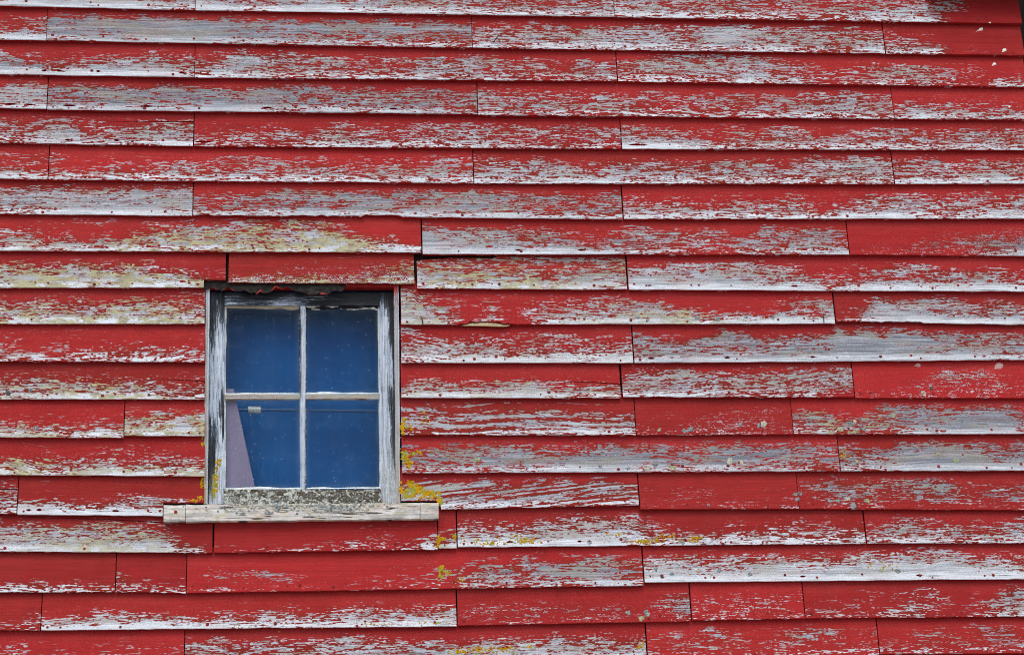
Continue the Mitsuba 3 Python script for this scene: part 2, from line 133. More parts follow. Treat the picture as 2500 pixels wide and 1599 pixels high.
ROSETTES = [(-0.1681, 3.0886, 0.0162, 1), (0.569, 3.0436, 0.0144, 0), (0.6054, 3.0613, 0.0126, 2), (0.6764, 3.0466, 0.0144, 1), (0.3646, 3.0537, 0.009, 2), (0.4835, 3.0459, 0.009, 2), (0.929, 3.072, 0.018, 0), (0.9829, 3.0699, 0.0126, 0), (1.4911, 3.0708, 0.0108, 1), (1.8602, 3.1033, 0.009, 1), (1.9351, 3.0702, 0.0144, 1), (2.1841, 3.0834, 0.0072, 2), (1.0856, 3.2373, 0.0162, 0), (0.7371, 3.2078, 0.0126, 2), (0.7645, 3.2167, 0.0144, 2), (0.6257, 3.21, 0.009, 1), (0.984, 3.2358, 0.0108, 2), (1.0635, 3.2301, 0.0108, 2), (1.4742, 3.2377, 0.0126, 2), (1.493, 3.245, 0.0108, 0), (1.6695, 3.2736, 0.0108, 1), (1.7309, 3.2551, 0.0108, 2), (1.4268, 3.2106, 0.0144, 1), (1.4902, 3.2013, 0.0108, 1), (1.5278, 3.2157, 0.0126, 2), (1.9727, 3.2488, 0.009, 2), (1.2137, 2.927, 0.0126, 2), (1.2179, 2.9055, 0.0108, 2), (1.232, 2.9322, 0.0108, 2), (1.4606, 2.8769, 0.018, 2), (1.5254, 2.8961, 0.0126, 1), (1.3622, 2.8991, 0.0126, 2), (1.3948, 2.8988, 0.0108, 2), (1.4409, 2.9092, 0.0108, 0), (1.5185, 2.9302, 0.009, 2), (0.8267, 2.8835, 0.0072, 2), (0.4627, 2.4273, 0.0126, 2), (0.5399, 2.428, 0.0144, 2), (0.5449, 2.421, 0.0108, 0), (0.5179, 2.4042, 0.0126, 1), (1.8093, 3.3705, 0.0144, 0), (1.848, 3.3926, 0.009, 3), (1.8452, 3.4055, 0.0072, 0), (0.5876, 2.6113, 0.0108, 2), (0.6112, 2.5849, 0.0108, 2), (0.8618, 2.6031, 0.0108, 2), (0.9944, 2.5859, 0.0108, 2), (1.6413, 2.5928, 0.0126, 2), (1.5692, 2.5972, 0.0108, 1), (0.6575, 2.5931, 0.0108, 2), (-2.1387, 3.3818, 0.0144, 3), (-2.0157, 3.2324, 0.0108, 2), (-2.0716, 3.2414, 0.009, 1), (-2.0915, 3.2327, 0.009, 1), (-2.046, 3.3904, 0.009, 2), (0.7073, 2.7239, 0.0126, 2), (0.3044, 2.7277, 0.0108, 2), (1.1528, 3.7111, 0.0126, 2), (1.0336, 3.7164, 0.0108, 2), (0.9048, 3.7069, 0.0126, 2), (0.8135, 3.7104, 0.0108, 2), (0.5944, 3.6971, 0.0108, 2), (0.5496, 3.7136, 0.0108, 2), (-0.1044, 4.0713, 0.009, 0)]

FLECKS = [(2.2044, 5.0872, 0.0432, 0.0126, 28, 'white'), (2.3051, 4.9802, 0.0198, 0.0144, 35, 'white'), (2.2571, 4.9173, 0.0216, 0.0108, 35, 'white'), (2.2456, 5.1142, 0.0162, 0.0054, 0, 'white'), (2.3102, 4.7109, 0.0108, 0.0072, -40, 'white'), (2.1637, 3.496, 0.036, 0.0216, 35, 'pink'), (1.7964, 3.5017, 0.0252, 0.0126, 10, 'pink')]

BENT_NAILS = [(0.5757, 5.1298, 0.0144, -0.0252), (-0.0514, 4.9825, 0.0162, -0.0252), (1.4677, 4.9824, 0.018, -0.0126), (-0.3952, 3.7105, 0.0054, -0.036), (1.3791, 3.7196, 0.0018, -0.0306)]

FLAP = [(-1.3288, 3.8282), (-1.3079, 3.8355), (-1.2906, 3.8447), (-1.2765, 3.8302), (-1.2644, 3.8357), (-1.2538, 3.8248), (-1.2416, 3.8321), (-1.2278, 3.8504), (-1.212, 3.834), (-1.1997, 3.8268), (-1.1682, 3.8269), (-1.1578, 3.8324), (-1.1402, 3.8233), (-1.1279, 3.8143), (-1.1192, 3.8198), (-1.1122, 3.8216), (-1.1034, 3.8107), (-1.0947, 3.8199), (-1.0877, 3.8253), (-1.0719, 3.8163), (-1.0509, 3.82), (-1.0369, 3.8292), (-1.0247, 3.8456), (-0.9931, 3.8366), (-0.9756, 3.8513), (-0.9544, 3.8349), (-0.9368, 3.8259), (-0.914, 3.8241), (-0.8911, 3.8151), (-0.87, 3.8096), (-0.8436, 3.8116), (-0.8383, 3.8207), (-0.8313, 3.8116), (-0.8084, 3.8098), (-0.789, 3.8154), (-0.7854, 3.8264), (-0.7642, 3.8301), (-0.7466, 3.8247), (-0.7324, 3.8302), (-0.7271, 3.8467), (-0.72, 3.8577)]

CORNICE = [[1.9527, 5.2301], [2.4024, 5.2327]]

WALL_RIGHT = 2.402
rng = random.Random(7)

# boards outside the frame: two courses above, the rest of the wall down to the foundation
rows0 = [b for b in BOARDS if b[0] == 0]
for k, (row, dz) in enumerate([(-1, 0.16), (-2, 0.32)]):
    xe = CORNICE[0][0]
    for x0, x1, src in ((-3.7, -0.6 - k, 3), (-0.597 - k, xe, 6)):
        s = BOARDS[src]
        BOARDS.append((row, x0, x1, [(x0, 5.111 + dz), (x1, 5.111 + dz)], x0, x1) + s[6:12] + ({},))
z, row = 2.23, 19
while z > 0.35:
    z -= 0.160
    cut = rng.uniform(-1.4, 1.0)
    for x0, x1 in ((-3.7, cut), (cut + 0.003, WALL_RIGHT)):
        s = BOARDS[rng.randrange(10, 60)]
        BOARDS.append((row, x0, x1, [(x0, z), (x1, z)], x0, x1) + s[6:12] + ({},))
    row += 1
BY_ROW = {}
for i, b in enumerate(BOARDS):
    BY_ROW.setdefault(b[0], []).append(i)


def base_line(b, x):
    return np.interp(x, [p[0] for p in b[3]], [p[1] for p in b[3]])


def row_line(row, x):
    """Height of a course's lower edge at x (its boards, without notches and chips)."""
    if row not in BY_ROW:
        return row_line(row + 1, x) + 0.16
    bs = [BOARDS[i] for i in BY_ROW[row]]
    best = min(bs, key=lambda b: 0 if b[1] <= x <= b[2] else min(abs(x - b[1]), abs(x - b[2])))
    return float(base_line(best, x))


# ---------------------------------------------------------------- wear tables
STATIONS = 24
tables, params = [], []          # per piece: 6 strings of up to 24 numbers; 8 parameters


def add_piece(strings, length, opts, seed):
    rowsd = [[int(c) for c in s] for s in strings]
    n = max(2, max(len(s) for s in rowsd[:4]))
    for s in rowsd:
        v = np.interp(np.linspace(0, 1, n), np.linspace(0, 1, len(s)), s) if len(s) > 1 else np.full(n, s[0])
        tables.append(np.pad(v, (0, STATIONS - n), mode='edge'))
    params.append([(n - 1) / max(length, 1e-3), n - 1.001, seed, opts.get('slope', 0.0), opts.get('fine', 0.0),
                   opts.get('wavy', 0.25), opts.get('stripe', 0.0), opts.get('dark', 0.55 * ((seed * 7.31) % 1) ** 2)])
    return len(params) - 1


for b in BOARDS:
    add_piece(b[6:12], b[5] - b[4], b[12], rng.uniform(0, 50))


# ---------------------------------------------------------------- the window's own pieces use the same tables
PIECES = {
    'stileL': (('212488621128', '223599642259', '127877556788', '125765226776'), '6', '000000000023', dict()),
    'stileR': (('198999888764', '169999699888', '013565133668', '000001111247'), '6', '000000001233', dict()),
    'railT': (('1110100000', '3323432000', '4334431000', '5446420010'), '6', '0', dict()),
    'railB': (('9999999999', '9999999999', '9999999999', '9999999999'), '1210012110', '7776443234', dict(fine=1)),
    'munV': (('1123246788', '8999998876', '9999998766', '5677785544'), '8', '0', dict()),
    'munH': (('9899999', '8888999', '8788888', '7777777'), '7', '3233445', dict()),
    'sill': (('999999999999', '999999999999', '999999999999', '899899989898'), '888878889988', '443333322332', dict(wavy=.6)),
    'casing': (('9999999999', '9999999999', '9999999999', '8999999889'), '8888887776', '0001222334', dict()),
    'casing2': (('0789999999', '0899999999', '0789999999', '0799999988'), '8', '0000111223', dict()),
    'header': (('0000000000', '0000000000', '0000000000', '0000000000'), '5', '0', dict()),
    'plain': (('00', '00', '00', '00'), '5', '0', dict()),
}
piece_id = {}
for k, (w4, tone, lich, o) in PIECES.items():
    piece_id[k] = add_piece(w4 + (tone, lich), 1.0, o, rng.uniform(0, 50))

TABLE = mi.Float(np.concatenate(tables).astype(np.float32) / 9.0)
PARAM = mi.Float(np.array(params, np.float32).ravel())


N_BOARDS = len(BOARDS) - 0.5


def n2(x, y):
    """Smooth value noise of two coordinates."""
    ix, iy = dr.floor(x), dr.floor(y)
    tx, ty = x - ix, y - iy
    tx, ty = tx * tx * (3 - 2 * tx), ty * ty * (3 - 2 * ty)
    r = mikit.cell_rand
    return dr.lerp(dr.lerp(r(ix, iy), r(ix + 1, iy), tx), dr.lerp(r(ix, iy + 1), r(ix + 1, iy + 1), tx), ty)


def board_fields(uv):
    u = mi.Float(uv.x)
    pid = dr.floor(uv.y * 0.5)
    t = uv.y - 2 * pid - 0.6
    ip = mi.UInt32(mi.Int32(pid)) * 8

    def par(k):
        return dr.gather(mi.Float, PARAM, ip + k)

    inv, last, seed, slope, fine, wavy, stripe, dark = [par(k) for k in range(8)]
    jx, jt = n2(u / 0.11 + seed, t * 5), n2(u / 0.07 + 5, seed + t * 3)
    uu, tt = u + (jx - 0.5) * 0.07, t + (jt - 0.5) * 0.20

    def look(channel, k, f):
        at = mi.UInt32(mi.Int32(pid)) * (6 * STATIONS) + channel * STATIONS + k
        return dr.lerp(dr.gather(mi.Float, TABLE, at), dr.gather(mi.Float, TABLE, at + 1), f)

    kf = dr.clip(uu * inv, 0, last)
    k = mi.UInt32(mi.Int32(dr.floor(kf)))
    f = kf - dr.floor(kf)
    bf = dr.clip((tt - 0.10) / 0.27, 0, 2.999)
    bi = mi.UInt32(mi.Int32(dr.floor(bf)))
    w = dr.lerp(look(bi, k, f), look(bi + 1, k, f), bf - dr.floor(bf))
    w = dr.select(pid < N_BOARDS, w ** 1.6 * smoothstep(0.0, 0.12, t), w)   # the sheltered top of a board keeps its paint
    tone, lich = look(4, k, f), look(5, k, f)

    x = u + seed * 3.1
    y = t * 0.16 + slope * u + (n2(u / 0.22 + 3, seed) - 0.5) * 0.05 * wavy + (n2(u / 0.5, seed + t * 2.5) - 0.5) * 0.03 * wavy
    sx, sy = 1 - 0.55 * fine, 1 - 0.35 * fine
    a = n2(x / (0.030 * sx), y / (0.0050 * sy) + seed)
    b = n2(x / (0.0095 * sx) + 9, y / (0.0028 * sy))
    c = n2(x / 0.10, y / 0.014)
    s = n2(x / 0.40, y / 0.0085)
    e = n2(x / 0.038 + 3, y / 0.0023)
    v = dr.lerp(0.24 * a + 0.31 * b + 0.13 * c + 0.32 * e, 0.20 * a + 0.18 * b + 0.46 * s + 0.16 * e, dr.clip(stripe * 0.7, 0, 0.8))
    U = 1 / (1 + dr.exp(-(v - 0.5) / 0.062))
    return u, t, w, tone, lich, x, y, a, b, c, seed * 3.77 - dr.floor(seed * 3.77), U, dark, fine


RED, RED_LIGHT, RED_WORN = (0.405, 0.022, 0.026), (0.475, 0.042, 0.046), (0.255, 0.026, 0.018)


def siding_color(p, n, uv):
    u, t, w, tone, lich, x, y, a, b, c, seed01, U, dark, fine = board_fields(uv)
    edge = t > 1.15                                    # underside, back and ends: painted, chipped along the arris
    w = dr.select(edge, 0.05, w)
    d = w * 1.10 - 0.03 - U
    bare = smoothstep(-0.05, 0.10, d)                  # a thin film of red is left round the flakes
    # the paint: brighter where sheltered, dull and brownish where it wears through
    p1 = n2(x / 0.35 + 2, y / 0.05)
    shade = 0.80 + 0.24 * seed01
    grain = n2(x / 0.15 + 4, y / 0.0035)
    paint = mix(RED, RED_LIGHT, p1 * smoothstep(0.45, 0.05, t))
    worn = smoothstep(0.03, 0.50, w) * (0.45 + 0.75 * n2(x / 0.09, y / 0.02 + 8)) + dark * (0.3 + 0.5 * c)
    paint = mix(paint, RED_WORN, dr.clip(worn, 0, 0.9)) * shade * (0.88 + 0.24 * grain) * (0.95 + 0.10 * n2(x / 0.05, y / 0.35 + 0.3)) 
    # the wood: grey, silver-white along the lower edge and where the last coat has just gone
    streak = n2(x / 0.17, y / 0.0028)
    fibre = n2(x / 0.05 + 1, y / 0.0016)
    white = tone * 0.74 + 0.55 * smoothstep(0.72, 0.93, t) + 0.60 * (streak - 0.5) + 0.30 * smoothstep(0.22, 0.0, d) - 0.16
    wood = mix((0.205, 0.23, 0.295), (0.74, 0.82, 0.95), dr.clip(white, 0, 1)) * (0.72 + 0.42 * fibre)
    crack = smoothstep(0.80, 0.93, n2(x / 0.11 + 7, y / 0.0030 + 3)) * (0.25 + 0.75 * c)
    wood = wood * (1 - 0.75 * crack)
    stain = smoothstep(0.60, 0.85, n2(x / 0.08 + 5, y / 0.03 + 1)) * 0.14
    wood = mix(wood, (0.50, 0.25, 0.22), stain)
    wood = mix(wood, (0.33, 0.30, 0.24), 0.40 * smoothstep(0.50, 0.80, n2(x / 0.13 + 8, y / 0.025)) * smoothstep(1.0, 0.7, t))
    crust = dr.clip(lich * 1.7 * smoothstep(0.36, 0.60, n2(x / 0.045, y / 0.015 + 6) * 0.6 + 0.4 * b), 0, 0.85)
    wood = mix(wood, mix((0.26, 0.24, 0.15), (0.52, 0.50, 0.27), n2(x / 0.02, y / 0.009)), crust)
    out = mix(paint, wood, bare)
    # dark rim painted along the flake edges, shade that suggests paint thickness
    rim_shade = smoothstep(0.05, 0.0, dr.abs(d + 0.035)) * 0.22 * smoothstep(0.1, 0.5, w)
    return out * (1 - rim_shade)


def siding_height(p, n, uv):
    u, t, w, tone, lich, x, y, a, b, c, seed01, U, dark, fine = board_fields(uv)
    d = w * 1.10 - 0.03 - U
    bare = smoothstep(-0.05, 0.05, d)
    return n2(x / 0.12, y / 0.0045) * (0.25 + 0.75 * bare) * 0.6 + (1 - bare) * 0.8


def siding_rough(p, n, uv):
    return 0.62 + 0.15 * n2(mi.Float(uv.x) / 0.06, mi.Float(uv.y) * 8)


def sash_color(p, n, uv):
    u, t, w, tone, lich, x, y, a, b, c, seed01, U, dark, fine = board_fields(uv)
    g = n2(x / 0.16, y / 0.012)
    v = 0.5 + 0.30 * (a - 0.5) + 0.22 * (b - 0.5) + 0.35 * (g - 0.5) + 0.35 * (n2(x / 0.09 + 2, y / 0.003) - 0.5)
    d = w - 0.5 + 0.95 * (0.5 - v)
    solid = smoothstep(-0.04, 0.04, d)
    wash = smoothstep(-0.40, 0.05, d) * (0.3 + 0.7 * n2(x / 0.12, y / 0.006))
    streak = n2(x / 0.10, y / 0.0022)
    old = mix((0.008, 0.011, 0.016), (0.15, 0.20, 0.29), wash)
    new = mix((0.26, 0.34, 0.50), (0.68, 0.80, 0.97), dr.clip(0.45 + 1.1 * (streak - 0.4) + 0.6 * (c - 0.5), 0, 1))
    new = new * (1 - 0.75 * smoothstep(0.74, 0.86, n2(x / 0.06 + 3, y / 0.0035)))
    out = mix(old, new, solid)
    crust = dr.clip(lich * 1.5 * smoothstep(0.35, 0.6, b), 0, 0.8)
    return mix(out, (0.34, 0.33, 0.22), crust)


def rail_color(p, n, uv):
    u, t, w, tone, lich, x, y, a, b, c, seed01, U, dark, fine = board_fields(uv)
    g = n2(x / 0.05, y / 0.003)
    wood = mix((0.030, 0.027, 0.022), (0.22, 0.21, 0.18), g * n2(x / 0.012, y / 0.004 + 2) * 1.6)
    crust = smoothstep(0.50, 0.60, 0.45 * n2(p.x / 0.035, p.z / 0.018) + 0.55 * n2(p.x / 0.011, p.z / 0.008) + (lich - 0.6) * 0.25)
    return mix(wood, mix((0.16, 0.19, 0.20), (0.72, 0.76, 0.74), n2(p.x / 0.008, p.z / 0.007 + 4)), crust)


def sill_color(p, n, uv):
    u, t, w, tone, lich, x, y, a, b, c, seed01, U, dark, fine = board_fields(uv)
    X, Z = mi.Float(p.x), mi.Float(p.z)
    streak = n2(X / 0.14, Z / 0.0042)
    wood = mix((0.36, 0.37, 0.38), (0.82, 0.83, 0.84), dr.clip(0.35 + 1.0 * (streak - 0.35) + 0.7 * (n2(X / 0.05, Z / 0.02) - 0.5), 0, 1))
    wood = mix(wood, (0.72, 0.58, 0.54), 0.40 * smoothstep(0.5, 0.8, n2(X / 0.09 + 2, Z / 0.016)))
    wood = mix(wood, (0.52, 0.50, 0.30), 0.45 * smoothstep(0.62, 0.82, n2(X / 0.035 + 6, Z / 0.014)))
    crack = smoothstep(0.66, 0.80, n2(X / 0.055 + 1, Z / 0.0040)) * smoothstep(0.35, 0.6, n2(X / 0.10, Z / 0.03 + 3))
    wood = wood * (1 - 0.85 * crack)
    return wood * (0.85 + 0.3 * n2(X / 0.012, Z / 0.004))


def matte(fn, rough=0.7, spec=0.25, height=None, scale=0.0):
    m = {'type': 'principled', 'base_color': proc(fn) if callable(fn) else {'type': 'rgb', 'value': fn}, 'roughness': proc(rough) if callable(rough) else rough, 'specular': spec}
    if height is not None:
        m = {'type': 'bumpmap', 'arbitrary': proc(height, eps=8e-4), 'scale': scale, 'nested': m}
    return {'type': 'twosided', 'nested': m}


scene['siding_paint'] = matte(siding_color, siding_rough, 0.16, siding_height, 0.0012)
scene['sash_paint'] = matte(sash_color, 0.55, 0.35)
scene['sill_wood'] = matte(sill_color, 0.8, 0.15)
scene['old_rail'] = matte(rail_color, 0.9, 0.1)
scene['dark_wood'] = matte(lambda p, n, uv: mix((0.012, 0.010, 0.008), (0.035, 0.028, 0.02), n2(mi.Float(p.x) / 0.4, mi.Float(p.z) / 0.012)), 0.9, 0.1)
scene['raw_wood'] = matte(lambda p, n, uv: mix((0.30, 0.23, 0.12), (0.66, 0.58, 0.40), n2(mi.Float(p.x) / 0.09, mi.Float(p.z) / 0.004)), 0.9, 0.1)
scene['nail_paint'] = matte(lambda p, n, uv: mix((0.10, 0.012, 0.010), (0.34, 0.020, 0.020), n2(mi.Float(p.x) * 60, mi.Float(p.z) * 60)), 0.6, 0.3)
scene['rusty_iron'] = matte(lambda p, n, uv: mix((0.015, 0.010, 0.008), (0.05, 0.022, 0.014), n2(mi.Float(p.x) * 300, mi.Float(p.z) * 300)), 0.7, 0.4)
scene['old_putty'] = matte(lambda p, n, uv: mix((0.50, 0.60, 0.66), (0.80, 0.87, 0.92), n2(mi.Float(p.x) * 60, mi.Float(p.z) * 60)), 0.7, 0.3)
scene['brown_putty'] = matte(lambda p, n, uv: mix((0.22, 0.15, 0.08), (0.66, 0.60, 0.46), n2(mi.Float(p.x) / 0.06, mi.Float(p.z) / 0.003)), 0.8, 0.2)
scene['black_putty'] = matte(lambda p, n, uv: mix((0.012, 0.012, 0.014), (0.72, 0.74, 0.74), smoothstep(0.62, 0.72, n2(mi.Float(p.x) / 0.02, mi.Float(p.z) / 0.004))), 0.8, 0.2)


def dust(p, n, uv):
    X, Z, u, v = mi.Float(p.x), mi.Float(p.z), mi.Float(uv.x), mi.Float(uv.y)
    edge = dr.minimum(dr.minimum(u, 1 - u), dr.minimum(v, 1 - v))
    film = 0.10 * smoothstep(0.10, 0.0, edge) * (0.3 + n2(X / 0.05, Z / 0.05)) + 0.022 * n2(X / 0.12, Z / 0.30) * n2(X / 0.015, Z / 0.20)
    smear = 0.03 * smoothstep(0.70, 0.85, n2(X / 0.07 + 4, Z / 0.035)) * n2(X / 0.01, Z / 0.01)
    spots = 0.4 * smoothstep(0.965, 0.985, n2(X / 0.006, Z / 0.006))
    return dr.clip(0.004 + film + smear + spots, 0, 0.6)


scene['glass'] = {'type': 'blendbsdf', 'weight': proc(dust), 'a': {'type': 'thindielectric', 'int_ior': 1.17, 'ext_ior': 1.0},
                  'b': {'type': 'twosided', 'nested': {'type': 'diffuse', 'reflectance': {'type': 'rgb', 'value': (0.42, 0.52, 0.58)}}}}
scene['added_blue_cloth'] = matte(lambda p, n, uv: mix((0.002, 0.070, 0.27), (0.006, 0.118, 0.40), 0.7 * n2(mi.Float(p.x) * 4, mi.Float(p.z) * 5) + 0.3 * n2(mi.Float(p.x) * 25, mi.Float(p.z) * 9)), 0.8, 0.1)  # colour of the added sheet that turns the panes blue
scene['mauve_board'] = matte(lambda p, n, uv: mix((0.18, 0.175, 0.30), (0.22, 0.21, 0.35), n2(mi.Float(p.x) * 30, mi.Float(p.z) * 4)), 0.6, 0.2)
scene['dull_metal'] = {'type': 'twosided', 'nested': {'type': 'principled', 'base_color': {'type': 'rgb', 'value': (0.03, 0.11, 0.28)}, 'roughness': 0.35, 'metallic': 0.5, 'specular': 0.5}}
scene['bright_metal'] = {'type': 'twosided', 'nested': {'type': 'principled', 'base_color': {'type': 'rgb', 'value': (0.45, 0.55, 0.62)}, 'roughness': 0.4, 'metallic': 0.5, 'specular': 0.5}}
scene['felt'] = matte(lambda p, n, uv: mix(mix((0.010, 0.010, 0.011), (0.05, 0.048, 0.045), n2(mi.Float(p.x) * 70, mi.Float(p.z) * 90) * n2(mi.Float(p.x) * 12 + 3, mi.Float(p.z) * 20)), (0.36, 0.040, 0.034), smoothstep(0.0006, -0.0006, mi.Float(uv.y) - 0.009 * dr.clip((n2(mi.Float(p.x) * 34, 0.5) - 0.55) / 0.25, 0, 1))), 0.85, 0.15)
scene['yellow_lichen'] = matte(lambda p, n, uv: mix(mix((0.36, 0.18, 0.004), (0.62, 0.39, 0.016), n2(mi.Float(p.x) * 160, mi.Float(p.z) * 160)), (0.34, 0.36, 0.05), smoothstep(0.6, 0.8, n2(mi.Float(p.x) * 60, mi.Float(p.z) * 60))), 0.9, 0.1)
for k, (c0, c1) in enumerate([((0.34, 0.37, 0.33), (0.60, 0.63, 0.56)), ((0.22, 0.28, 0.15), (0.50, 0.54, 0.36)), ((0.10, 0.13, 0.15), (0.36, 0.42, 0.45)), ((0.03, 0.035, 0.04), (0.12, 0.13, 0.14))]):
    scene[f'lichen_{k}'] = matte((lambda c0, c1: lambda p, n, uv: mix(c0, c1, n2(mi.Float(p.x) * 200, mi.Float(p.z) * 200)))(c0, c1), 0.95, 0.1)
scene['white_fleck_paint'] = matte((0.86, 0.86, 0.83), 0.8, 0.1)
scene['pink_fleck_paint'] = matte((0.66, 0.42, 0.44), 0.9, 0.1)
scene['gravel'] = matte(lambda p, n, uv: mix((0.14, 0.13, 0.11), (0.26, 0.24, 0.20), mikit.fbm(p.x * 9, p.y * 9, 0.5)), 0.95, 0.1)  # unseen ground, picked pale to bounce light up under the boards
scene['shade_black_boards'] = matte(lambda p, n, uv: mix((0.006, 0.006, 0.005), (0.016, 0.015, 0.012), n2(mi.Float(p.x) * 30, mi.Float(p.z) * 2)), 0.95, 0.05)  # near-black base colour stands in for shade beyond the corner
scene['stone'] = matte(lambda p, n, uv: mix((0.18, 0.17, 0.15), (0.30, 0.29, 0.27), mikit.fbm(p.x * 6, p.y * 6, p.z * 6)), 0.9, 0.1)


def ref(k):
    return k


def put(key, mesh, mat, uv=None, smooth=False, label=None, **kw):
    scene[key] = mikit.ply(mesh, mat, smooth=smooth, uv=uv)
    if label or kw:
        labels[key] = {**({'label': label} if label else {}), **kw}


counts = {}


def numbered(base):
    n = counts.get(base, 0)
    counts[base] = n + 1
    return base if n == 0 else f'{base}_{n:03d}'


# ---------------------------------------------------------------- siding boards
class Soup:
    """Quads and triangles with their own uv, one mesh."""
    def __init__(self):
        self.v, self.f, self.uv = [], [], []

    def quad(self, p, uv):
        i = len(self.v)
        self.v += p
        self.uv += uv
        self.f += [(i, i + 1, i + 2), (i, i + 2, i + 3)] if len(p) == 4 else [(i, i + 1, i + 2)]

    def arrays(self):
        return (np.array(self.v, float), np.array(self.f, int)), np.array(self.uv, float)


def wob(x, seed, scale):
    p = np.array([[x / scale, seed * 1.7, 0.3]])
    return float(meshkit.noise(p)[0]) - 0.5


OUT = [rng.uniform(0.0, 0.0022) for _ in BOARDS]


def front_y(i, x, z):
    b = BOARDS[i]
    base = float(base_line(b, x))
    H = max(row_line(b[0] - 1, x) - base, 0.10)
    h = (z - base) / H
    return -0.031 - OUT[i] * (1 - h) + 0.025 * h + 0.0050 * wob(x, i, 0.5) * max(0, 1 - h)


def board_at(x, z):
    best, d = 0, 9
    for i, b in enumerate(BOARDS):
        base = float(base_line(b, x))
        h = z - base
        if h >= -0.004 and h < 0.2:
            e = max(0, b[1] - x, x - b[2]) * 10 + h
            if e < d:
                best, d = i, e
    return best


def board_mesh(i, detail=0.03):
    row, x0, x1, pts, s0, s1, *_ , o = BOARDS[i]
    b = BOARDS[i]
    xs = set(np.linspace(x0, x1, max(2, int((x1 - x0) / detail))))
    for p in pts:
        xs.add(p[0])
    for p, q, h in o.get('chips', []):
        xs |= set(np.linspace(p, q, max(6, int((q - p) / 0.009)))) | {p - 0.001, q + 0.001}
    if 'notch' in o:
        for p in o['notch'][:2]:
            xs |= {p - 0.0004, p + 0.0004}
    for xc, l in o.get('slits', []):
        xs |= set(xc + l * np.array([-0.6, -0.45, -0.2, 0.1, 0.3, 0.5]))
    crack = o.get('crack')
    if crack:
        xs |= {p[0] for p in crack}
    top = o.get('top')
    if top:
        xs |= set(np.linspace(x0, x1, 70))
    for j in BY_ROW.get(row - 1, []):
        xs |= {BOARDS[j][1] - 0.001, BOARDS[j][1] + 0.001, BOARDS[j][2]}
    xs = sorted(x for x in xs if x0 <= x <= x1)
    xs = [x for k, x in enumerate(xs) if k == 0 or x - xs[k - 1] > 2e-4]
    prof = []
    for x in xs:
        base = float(base_line(b, x))
        above = row_line(row - 1, x)
        H = max(above - base, 0.10)
        zb = base + 0.0034 * wob(x, i + 0.5, 0.06) + 0.0026 * wob(x, i + 9.5, 0.016)
        for p, q, h in o.get('chips', []):
            if p <= x <= q:
                e = min(1, (x - p) / 0.02, (q - x) / 0.02)
                zb += h * e * (0.75 + 0.7 * wob(x, i + 3.1, 0.02))
        if 'notch' in o and o['notch'][0] <= x <= o['notch'][1]:
            zb = o['notch'][2] + 0.001 * wob(x, i, 0.05)
        zt = above + 0.03
        if top:
            zt = np.interp(x, [p[0] for p in top], [p[1] for p in top]) + 0.006 * wob(x, 77, 0.025) if x <= top[-1][0] else zt
        f = lambda z: front_y(i, x, z)
        line = [(zt, f(zt))]
        zc = float(np.interp(x, [p[0] for p in crack], [p[1] for p in crack])) if crack else base + 0.09
        wc = 0.0
        if crack and crack[0][0] <= x <= crack[-1][0]:
            e = (x - crack[0][0]) / (crack[-1][0] - crack[0][0])
            wc = 0.0007 + 0.0016 * e
        line += [(zc + wc, f(zc)), (zc + wc * 0.3, f(zc) + (0.010 if wc else 0)), (zc - wc * 0.3, f(zc) + (0.010 if wc else 0)), (zc - wc, f(zc))]
        zs, ws = base + 0.021, 0.0
        for xc, l in o.get('slits', []):
            if abs(x - xc) < l * 0.52:
                ws = 0.0046 * math.sqrt(max(0, 1 - ((x - xc) / (l * 0.52)) ** 2)) * (1 + 0.5 * wob(x, i, 0.01))
                zs += 0.004 * wob(xc, i, 0.01)
        if zs + ws > zb + 0.004:
            line += [(zs + ws, f(zs)), (zs + ws * 0.4, f(zs) + (0.011 if ws else 0)), (zs - ws * 0.4, f(zs) + (0.011 if ws else 0)), (zs - ws, f(zs))]
        else:
            line += [(zb + 0.003, f(zb))] * 4
        back = lambda z: -0.0065 + 0.0085 * (z - base) / H
        line += [(zb + 0.0024, f(zb)), (zb + 0.0007, f(zb) + 0.0009), (zb, f(zb) + 0.0028), (zb, back(zb)), (zt, back(zt))]
        prof.append((x, base, H, line))
    soup = Soup()
    v0 = 2 * i + 0.6
    nfront = 11

    def uv(x, z, base, H, k):
        return (x - s0, v0 + (min(1 - (z - base) / H, 1.05) if k < nfront else 1.3))

    for (xa, ba, Ha, la), (xb, bb, Hb, lb) in zip(prof[:-1], prof[1:]):
        for k in range(len(la) - 1):
            (za, ya), (za2, ya2), (zb, yb), (zb2, yb2) = la[k], la[k + 1], lb[k], lb[k + 1]
            if abs(za - za2) + abs(ya - ya2) + abs(zb - zb2) + abs(yb - yb2) < 1e-9:
                continue
            kk = k if k < nfront else 99
            if (k in (1, 2, 3, 5, 6, 7)) and (abs(ya - ya2) + abs(yb - yb2) > 0.004 or k in (2, 6)):
                kk = 99
            soup.quad([(xa, ya, za), (xa, ya2, za2), (xb, yb2, zb2), (xb, yb, zb)],
                      [uv(xa, za, ba, Ha, kk), uv(xa, za2, ba, Ha, kk), uv(xb, zb2, bb, Hb, kk), uv(xb, zb, bb, Hb, kk)])
    for x, base, H, line in (prof[0], prof[-1]):
        c = line[-1]
        for k in range(len(line) - 2):
            soup.quad([(x, c[1], c[0]), (x, line[k][1], line[k][0]), (x, line[k + 1][1], line[k + 1][0])], [uv(x, base, base, H, 99)] * 3)
    return soup.arrays()


